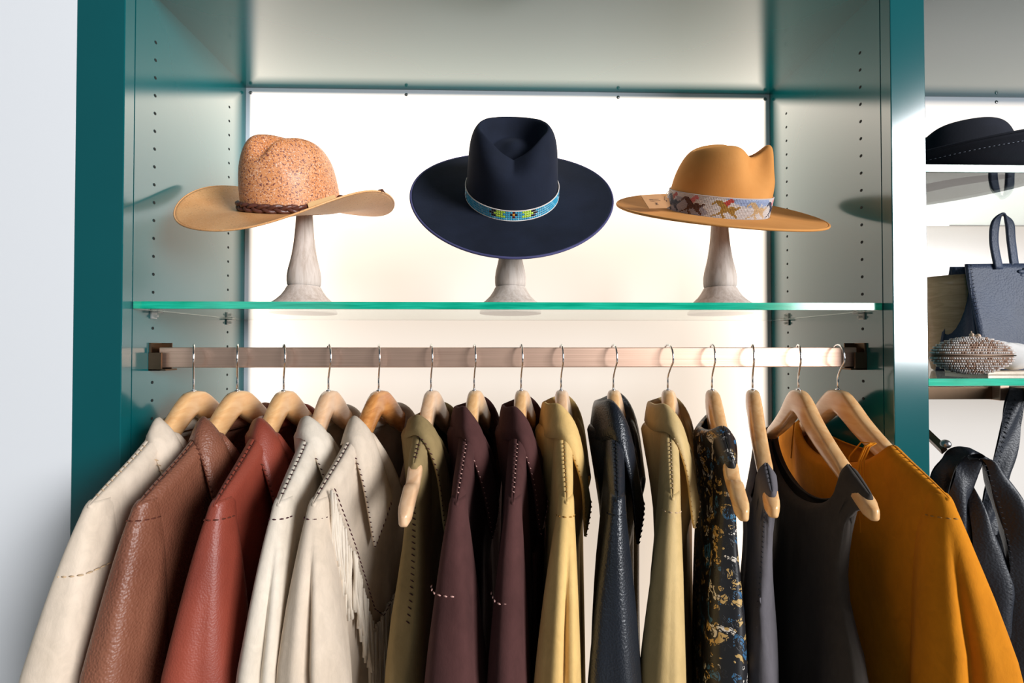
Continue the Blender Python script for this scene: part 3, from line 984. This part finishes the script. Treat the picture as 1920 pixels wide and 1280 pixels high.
# straw western hat -----------------------------------------------------
straw_c = felt('speckled_straw_crown', S(222, 152, 100), S(208, 132, 76), (S(124, 70, 60), S(240, 206, 182), -.05, .9))
straw_b = felt('straw_brim', S(240, 180, 120), S(228, 160, 98), (S(190, 122, 74), S(246, 200, 152), .03, .6))
loc = P(552, 396, .835)
H1 = hat_root('straw_hat', loc, math.radians(22), math.radians(-22), math.radians(2.5), 'speckled straw western hat with upturned brim and braided band on the left stand')
def def1(x, y, z):
    hr = z / .133
    hh = sstep(.55, 1.0, hr)
    crease = .027 * math.exp(-((x - .016) / .015) ** 2) * hh * sstep(.115, .06, abs(y))
    dent = 1 - .20 * math.exp(-((y + .045) / .030) ** 2) * sstep(.45, .9, hr)
    dz = -crease - .012 * sstep(-.02, .09, y) * hh
    return (x * dent, y, z + dz)
cf1 = crown_fn(.133, .080, .094, .36, .05, def1, .9)
def br1(th, t):
    s2 = abs(math.sin(th)) ** 2.8; c2 = abs(math.cos(th)) ** 2
    rx, ry = lerp(.079, .188, t), lerp(.095, .187, t)
    z = .002 + (.046 if math.sin(th) > 0 else .034) * s2 * t ** 1.6 - .020 * c2 * t ** 1.3
    return (rx * math.sin(th), -ry * math.cos(th), z)
hat_parts(H1, cf1, br1, straw_c, straw_b, None, .0022, .0016)
M['braid'] = leather('dark_braided_leather', S(96, 54, 42), S(66, 36, 30), .38, 300, .3)
mb = MB()
def bp(a, z, o):
    t = math.asin(clamp((z / .133) ** (1 / .9))) / (PI / 2); return cf1(a, t, o)
for s_ in range(3):
    pts = []
    for k in range(240):
        a = 2 * PI * k / 240; q = a * 9 + s_ * 2 * PI / 3
        pts.append(bp(a, .011 + .0048 * math.sin(q), .0035 + .0022 * math.sin(2 * q)))
    mb.tube(pts, .0034, 7, closed=True, flat=.6)
mb.build('braided_band', M['braid'], H1)
mb = MB()
c_ = Vector(bp(2.0, .024, .008))
pts = [bp(1.5, .012, .006), bp(1.75, .016, .007)] + [tuple(c_ + Vector((math.cos(a) * .009 * .9, math.cos(a) * .009 * .3, math.sin(a) * .009))) for a in [-1.6 + 4.6 * k / 12 for k in range(13)]]
mb.tube(pts, .0015, 7)
mb.build('band_lace', M['braid'], H1)
mb = MB()
pts = [tuple(Vector(br1(1.72, t)) + Vector((0, 0, .0032))) for t in (.05, .3, .6, .85, .97)]
e_ = Vector(br1(1.72, 1.0)); pts += [tuple(e_ + Vector((.003, 0, .003))), tuple(e_ + Vector((.010, 0, -.002)))]
mb.tube(pts, [.0015, .0015, .0016, .002, .0028, .0024, .0003], 6)
mb.build('lace_tail', M['braid'], H1)
tag_card(H1, [bp(1.15, .022, .006), bp(1.7, .036, .014), bp(1.7, .020, .018), bp(1.15, .007, .012)], [], mat=plain('tan_suede_tab', S(206, 168, 116), .8), name='hang_tag')

# ------------------------------------------------------------------ hat stands
def stand_wood():
    m, nt, b = nodemat('whitewashed_wood')
    setp(b, Roughness=.7)
    v = coords(nt, (60, 60, 6)); n = noise(nt, v, 2, 5, .65, .5)
    nt.links.new(ramp(nt, n, [(.25, S(176, 158, 142)), (.6, S(214, 202, 192))]), b.inputs['Base Color'])
    bump(nt, b, n, .3, .001)
    return m
M['stand'] = stand_wood()
prof = [(.0001, 0), (.060, 0), (.0605, .003), (.057, .007), (.049, .013), (.040, .022), (.034, .031), (.0305, .038), (.0288, .0405), (.0295, .043), (.0302, .050), (.0302, .060),
        (.0285, .072), (.0252, .086), (.0222, .100), (.0195, .118), (.0175, .136), (.0158, .158), (.0145, .180)]
base_prof = prof[:9]; neck_prof = [(.0262, .0395)] + prof[9:]
for (px, htop, lab) in ((570, .198, 'whitewashed turned wooden stand under the straw western hat'), (957, .178, 'whitewashed turned wooden stand under the navy hat'), (1350, .200, 'whitewashed turned wooden stand under the camel hat')):
    loc = P(px, 570, .835); s = empty('hat_stand', (loc.x, .835, ZS)); tag(s, lab, 'hat stand', 'turned stands on the glass shelf')
    mb = MB(); mb.lathe(base_prof, 56); mb.build('base', M['stand'], s)
    mb = MB(); mb.lathe(neck_prof + [(.0142, htop - .006), (.010, htop), (.0001, htop + .001)], 48); mb.build('neck', M['stand'], s)

# ------------------------------------------------------------------ right bay
SH_U = EYE + .313
glass_shelf(SR + .002, XR2 - .06, Y0 + .004, Y1 - .006, SH_U, 'upper glass shelf of the right bay carrying the black hat')
SH_L = EYE - .054
glass_shelf(SR + .002, XR2 - .06, Y0 + .004, Y1 - .006, SH_L, 'lower glass shelf of the right bay carrying the handbag and clutch')
blackfelt = felt('black_felt', S(34, 36, 46), S(26, 28, 36))
H4 = hat_root('felt_hat', (.924, .850, SH_U + .012), math.radians(4), math.radians(95), math.radians(-6), 'black felt hat lying on the upper glass shelf of the right bay')
def def4(x, y, z):
    hh = sstep(.5, 1, z / .115)
    return (x, y, z - .018 * math.exp(-(x / .022) ** 2) * hh - .006 * hh * sstep(-.02, .10, -y) )
cf4 = crown_fn(.118, .084, .104, .20, .06, def4, .85)
def br4(th, t):
    rx, ry = lerp(.083, .178, t), lerp(.101, .20, t)
    return (rx * math.sin(th), -ry * math.cos(th), .003 - .010 * math.sin(PI * t) + .046 * t ** 2)
hat_parts(H4, cf4, br4, blackfelt, blackfelt)
mb = MB()
for k in range(14):
    a0 = 2 * PI * k / 14
    mb.grid(lambda i, j: cf4(a0 + .36 * i / 5, math.asin(((.010 + .006 * j + .002 * math.sin(k)) / .118) ** (1 / .85)) / (PI / 2), .002), 6, 2)
mb.build('hat_band', plain('white_hide_patch', S(220, 222, 228), .6), H4, solid=.001)
mb = MB()
pts = [Vector(br4(2 * PI * k / 160, .90)) + Vector((0, 0, -.0028)) for k in range(161)]
dashes(mb, pts, .006, .0032, .0005, 0)
mb.build('brim_stitching', plain('grey_thread', S(130, 136, 150), .8), H4)

# navy tote handbag
M['navy_l'] = leather('navy_pebbled_leather', S(46, 60, 86), S(36, 47, 70), .58, 300, .45)
bagY = .86
bg0 = P(1838, 490, bagY); bw = .30; bh = bg0.z - SH_L
tote = empty('handbag', (bg0.x + bw / 2, bagY + .04, SH_L)); tag(tote, 'navy pebbled leather tote handbag standing on the lower glass shelf', 'handbag')
mb = MB()
def panel(yoff, dyt):
    def f(i, j):
        s_, t_ = i / 24, j / 20
        x = lerp(-bw / 2, bw / 2, s_) * (1 + .06 * (1 - t_)); z = bh * t_
        y = yoff + dyt * t_ - .012 * math.sin(PI * s_) * math.sin(PI * t_) * (1 if yoff < 0 else -1) - .004 * math.sin(t_ * 5 + s_ * 7)
        return (x, y, z)
    return f
mb.grid(panel(-.045, .030), 25, 21); mb.build('front_panel', M['navy_l'], tote, solid=.003)
mb = MB(); mb.grid(panel(.045, -.030), 25, 21); mb.build('back_panel', M['navy_l'], tote, solid=.003)
for sx in (-1, 1):
    mb = MB()
    def gf(i, j):
        s_, t_ = i / 12, j / 20
        hy = lerp(.045, .015, t_)
        return (sx * (bw / 2 * (1 + .06 * (1 - t_)) - .020 * math.sin(PI * s_)), lerp(-hy, hy, s_), bh * t_ * .99)
    mb.grid(gf, 13, 21); mb.build('gusset', M['navy_l'], tote, solid=.003)
mb = MB()
pts = [(-bw/2*(1+.06*(1-k/30)) + .004, -.0475 + .030*k/30 - .001, bh*k/30) for k in range(31)]
dashes(mb, pts, .008, .005, .0009, 1.2, (1, 0, 0))
mb.build('stitching', M['t_dark'], tote)
def strap(mb, pts, width, th=.0018):
    """flat strap: pts with width direction (x by default)"""
    pv = [(Vector(p[0]), Vector(p[1]).normalized()) for p in pts]
    tb = table([(k,) + tuple(p[0]) + tuple(p[1]) for k, p in enumerate(pv)])
    n = 8 * (len(pv) - 1) + 1
    def f(i, j):
        r = tb(j / 8); c = Vector(r[:3]); d = Vector(r[3:]).normalized()
        ww = width(j / (n - 1)) if callable(width) else width
        e = i / 4 - .5
        nr = Vector((0, 0, 0))
        return tuple(c + d * ww * e)
    mb.grid(f, 5, n)
for (hx, yy) in ((-.082, -.016),):
    mb = MB()
    X = (1, .1, 0)
    strap(mb, [((hx - .012, yy - .006, bh - .05), X), ((hx - .014, yy - .004, bh + .01), X), ((hx - .020, yy, bh + .06), X), ((hx - .008, yy, bh + .102), (.8, .1, -.5)), ((hx + .008, yy, bh + .108), (.3, 1, 0)),
               ((hx + .022, yy, bh + .085), (1, .1, .2)), ((hx + .030, yy, bh + .03), X), ((hx + .032, yy - .004, bh - .03), X)] if False else
          [((hx - .004, yy - .003, bh - .012), X), ((hx - .010, yy, bh + .045), X), ((hx - .006, yy, bh + .088), X), ((hx + .010, yy, bh + .106), (.5, .5, .0)),
           ((hx + .024, yy, bh + .088), X), ((hx + .028, yy, bh + .045), X), ((hx + .036, yy - .003, bh - .05), X)], .018)
    mb.build('handle', M['navy_l'], tote, solid=.004)
mb = MB()
for k in range(7):
    c = (-.044 + .003 * (k % 2), -.024, bh - .018 - k * .008)
    mb.ball(c, .0065, 10, 7, sc=(1.3, .5, .75))
    mb.ball((c[0] + .011, c[1], c[2] + .004), .0065, 10, 7, sc=(1.3, .5, .75))
mb.build('braided_knot', M['navy_l'], tote)

# round wooden bowl standing behind
bowl = empty('wooden_bowl', (P(1800, 640, .95).x - .012, .955, SH_L)); tag(bowl, 'rough pale brown wooden bowl between the stile and the navy handbag', 'bowl')
bt = P(1790, 514, .90).z - SH_L
pr = [(.0001, .0), (.035, .0), (.040, .004), (.052, bt*.30), (.066, bt*.62), (.076, bt*.9), (.079, bt), (.074, bt), (.070, bt*.9), (.058, bt*.6), (.040, bt*.25), (.0001, bt*.15)]
mb = MB(); mb.lathe(pr, 56, sx=.95, sy=.85); mb.build('bowl_body', wood('rough_mango_wood', S(222, 180, 138), S(188, 142, 102), .6, axis_scale=(8, 8, 40)), bowl)
o = bowl
# beaded clutch
cc = P(1822, 666, .775); 
clutch = empty('beaded_clutch', (cc.x, .775, SH_L)); tag(clutch, 'silvery brown beaded oval clutch on the lower glass shelf', 'clutch bag')
cz = cc.z - SH_L; RX, RY, RZ = .073, .032, .034
mb = MB(); mb.ball((0, 0, cz), 1, 40, 20, sc=(RX * .97, RY * .97, RZ * .96)); mb.build('purse_shell', plain('brown_satin', S(150, 120, 100), .6), clutch)
mb = MB()
rnd = random.Random(9)
nr = 21
for r in range(nr):
    ph = PI * (r + .5) / nr
    if abs(ph - PI / 2) < .06: continue
    L = int(2 * PI * math.sin(ph) * RX * .82 / .0036)
    for k in range(max(6, L)):
        a = 2 * PI * (k + rnd.random() * .3) / max(6, L)
        mb.ball((RX * math.sin(ph) * math.cos(a), RY * math.sin(ph) * math.sin(a), cz - RZ * math.cos(ph)), .0019, 6, 4, m=0 if rnd.random() < .72 else 1)
mb.build('beadwork', [plain('bead_silver_pearl', S(214, 204, 198), .2), plain('bead_bronze', S(166, 132, 112), .2)], clutch)
mb = MB(); mb.tube([(RX * 1.01 * math.cos(2*PI*k/60), RY * 1.02 * math.sin(2*PI*k/60), cz) for k in range(60)], .0013, 6, closed=True)
mb.build('clasp_frame', M['bronze_dark'], clutch)
mb = MB(); mb.ball((-.004, -.004, cz + RZ + .004), .0035, 10, 8); mb.ball((.010, -.002, cz + RZ + .002), .0042, 10, 8); mb.tube([(-.004, -.004, cz + RZ), (-.005, -.004, cz + RZ + .011)], .001, 6)
mb.build('kiss_clasp', plain('rose_bead', S(206, 176, 150), .4), clutch)
# white cloth pouch tucked behind the clutch
w = P(1893, 668, .83)
pouch = empty('cloth_pouch', (w.x, .83, SH_L)); tag(pouch, 'white cotton pouch crumpled between the clutch and the navy handbag', 'pouch')
mb = MB(); rnd = random.Random(2)
pz = .028
mb.grid(lambda i, j: (lambda a, p: ((.050 + .004*math.sin(5*a + 3*p)) * math.sin(p) * math.cos(a), (.022 + .003*math.sin(4*a)) * math.sin(p) * math.sin(a), pz - (pz - .001) * math.cos(p) * (1 + .10*math.sin(6*a) * math.sin(p)) + .012 * max(0, -math.cos(a)) * math.sin(p)))(2*PI*i/40, PI*(j+.03)/(20-.94)), 40, 20, True)
mb.build('pouch_fabric', plain('white_cotton', S(236, 232, 228), .9), pouch)
# pale slabs under the clutch
e = P(1895, 704, .80)
mb = MB(); mb.box((-.045, -.03, 0), (.10, .05, .007)); 
o = mb.build('wooden_tray', wood('pale_ash_tray', S(214, 196, 170), S(196, 174, 142), .5), smooth=False, bevel=.001, loc=(e.x - .0, .83, SH_L)); tag(o, 'thin pale wooden tray lying under the white pouch on the glass shelf', 'tray')
# fix pouch height on the tray
pouch.location.z = SH_L + .0072
# rail under the lower shelf
rl = empty('hanging_rail', (1.3, .80, SH_L - .05)); tag(rl, 'brushed bronze rail under the lower glass shelf of the right bay', 'rail')
L_ = rl.location
za, zb = P(1800, 724, .80).z, P(1800, 748, .80).z
mb = MB(); mb.box(tuple(Vector((SR + .004, .796, zb)) - L_), tuple(Vector((XR2 - .07, .806, za)) - L_)); mb.build('bar', M['bronze_dark'], rl, smooth=False, bevel=.001)
cxp = P(1876, 735, .79).x
mb = MB(); mb.box(tuple(Vector((cxp - .009, .783, zb - .001)) - L_), tuple(Vector((cxp + .009, .812, za + .004)) - L_)); mb.build('connector', M['bronze'], rl, smooth=False, bevel=.001)
mb = MB(); mb.box(tuple(Vector((cxp + .012, .50, zb)) - L_), tuple(Vector((cxp + .024, .80, za)) - L_)); mb.build('face_out_arm', M['bronze_dark'], rl, smooth=False, bevel=.001)
# sloping waterfall arm with ball end
wa = empty('bag_arm', P(1722, 800, .80)); tag(wa, 'bronze sloping display arm with a ball end behind the teal stile', 'display arm')
mb = MB(); a0 = P(1715, 790, .80) - wa.location; a1 = P(1770, 843, .73) - wa.location
mb.tube([a0, a1], .010, 4, flat=.5); mb.build('arm_bar', M['bronze_dark'], wa, smooth=False)
mb = MB(); mb.ball(P(1773, 832, .73) - wa.location, .0075, 20, 14); mb.build('ball_end', M['screw'], wa)

# black leather hobo bags
M['hobo'] = leather('black_pebbled_leather', S(24, 30, 42), S(17, 21, 30), .5, 330, .35)
def px3(l): return [P(*a) for a in l]
def leaf(name, left, right, root, mat, bulge=.02, th=.003):
    """soft leather panel between two edge lines, swelling toward the viewer"""
    tl = table([(k,) + tuple(p - root.location) for k, p in enumerate(px3(left))])
    tr = table([(k,) + tuple(p - root.location) for k, p in enumerate(px3(right))])
    n = len(left) - 1
    mb = MB(); R_ = 12 * n + 1
    def f(i, j):
        q = j / 12; s_ = i / 12
        a, c = Vector(tl(q)), Vector(tr(q))
        w_ = (c - a).length
        return tuple(a.lerp(c, s_) + Vector((.15, -1, 0)) * min(bulge, w_ * .45) * math.sin(PI * s_) + Vector((0, .003 * math.sin(q * 3 + s_ * 6), 0)))
    mb.grid(f, 13, R_)
    # back half, swelling away
    def fb(i, j):
        q = j / 12; s_ = i / 12
        a, c = Vector(tl(q)), Vector(tr(q)); w_ = (c - a).length
        return tuple(a.lerp(c, s_) + Vector((-.1, 1, 0)) * min(bulge, w_ * .45) * math.sin(PI * s_))
    mb.grid(fb, 13, R_, flip=True)
    return mb.build(name, mat, root)
h1 = empty('shoulder_bag', P(1800, 845, .72)); tag(h1, 'black leather hobo bag with looped handle hanging on the sloping display arm', 'handbag')
leaf('handle', [(1738, 1010, .76), (1742, 900, .75), (1765, 860, .74), (1790, 838, .73), (1815, 838, .72)], [(1775, 1060, .75), (1785, 960, .74), (1800, 895, .72), (1815, 862, .71), (1842, 858, .705)], h1, M['hobo'], .012)
leaf('handle', [(1770, 1010, .70), (1778, 930, .70), (1792, 880, .70), (1812, 855, .70)], [(1800, 1050, .70), (1812, 960, .70), (1828, 890, .70), (1838, 862, .70)], h1, M['hobo'], .012)
leaf('body', [(1815, 905, .70), (1818, 960, .69), (1822, 1060, .68), (1826, 1150, .68), (1870, 1250, .68), (1890, 1420, .68)], [(1819, 906, .70), (1850, 980, .69), (1888, 1075, .68), (1893, 1150, .68), (1900, 1250, .68), (1940, 1420, .68)], h1, M['hobo'], .022)
leaf('handle', [(1818, 862, .69), (1842, 862, .685), (1856, 905, .68), (1880, 985, .67), (1893, 1060, .66), (1890, 1180, .66), (1880, 1420, .66)], [(1838, 850, .69), (1866, 870, .685), (1900, 930, .68), (1930, 1000, .67), (1965, 1100, .66), (1985, 1220, .66), (2020, 1420, .66)], h1, M['hobo'], .022)
mb = MB()
pts = [p - h1.location for p in px3([(1845, 868, .672), (1860, 905, .668), (1882, 975, .655), (1897, 1050, .642), (1896, 1140, .640)])]
dashes(mb, pts, .008, .005, .0008, 1.2, (1, 0, 0)); mb.build('stitching', M['t_dark'], h1)
h2 = empty('shoulder_bag', P(1905, 745, .76)); tag(h2, 'black leather bag with a long stitched strap hanging from the rail at the right edge', 'handbag')
leaf('strap', [(1893, 728, .77), (1880, 780, .77), (1862, 860, .77), (1842, 950, .77), (1838, 1000, .77)], [(1925, 728, .77), (1916, 790, .77), (1900, 870, .77), (1878, 950, .77), (1868, 1000, .77)], h2, M['hobo'], .004)
leaf('body', [(1838, 960, .80), (1830, 1010, .80), (1835, 1100, .80), (1840, 1250, .80), (1840, 1400, .80)], [(1845, 950, .80), (1890, 1000, .80), (1930, 1100, .80), (1950, 1250, .80), (1960, 1400, .80)], h2, M['hobo'], .03)
mb = MB()
pts = [p - h2.location for p in px3([(1905, 745, .765), (1888, 800, .765), (1872, 870, .765), (1856, 940, .765)])]
dashes(mb, pts, .009, .006, .0008, 1.0, (1, 0, 0)); mb.build('stitching', M['t_dark'], h2)
h3 = empty('plum_bag', P(1800, 1000, .86)); tag(h3, 'dark plum suede bag mostly hidden behind the black hobo bag', 'handbag')
leaf('body', [(1795, 980, .84), (1785, 1040, .84), (1790, 1200, .84), (1790, 1400, .84)], [(1812, 985, .84), (1822, 1060, .84), (1830, 1200, .84), (1840, 1400, .84)], h3, M['plum'], .02)
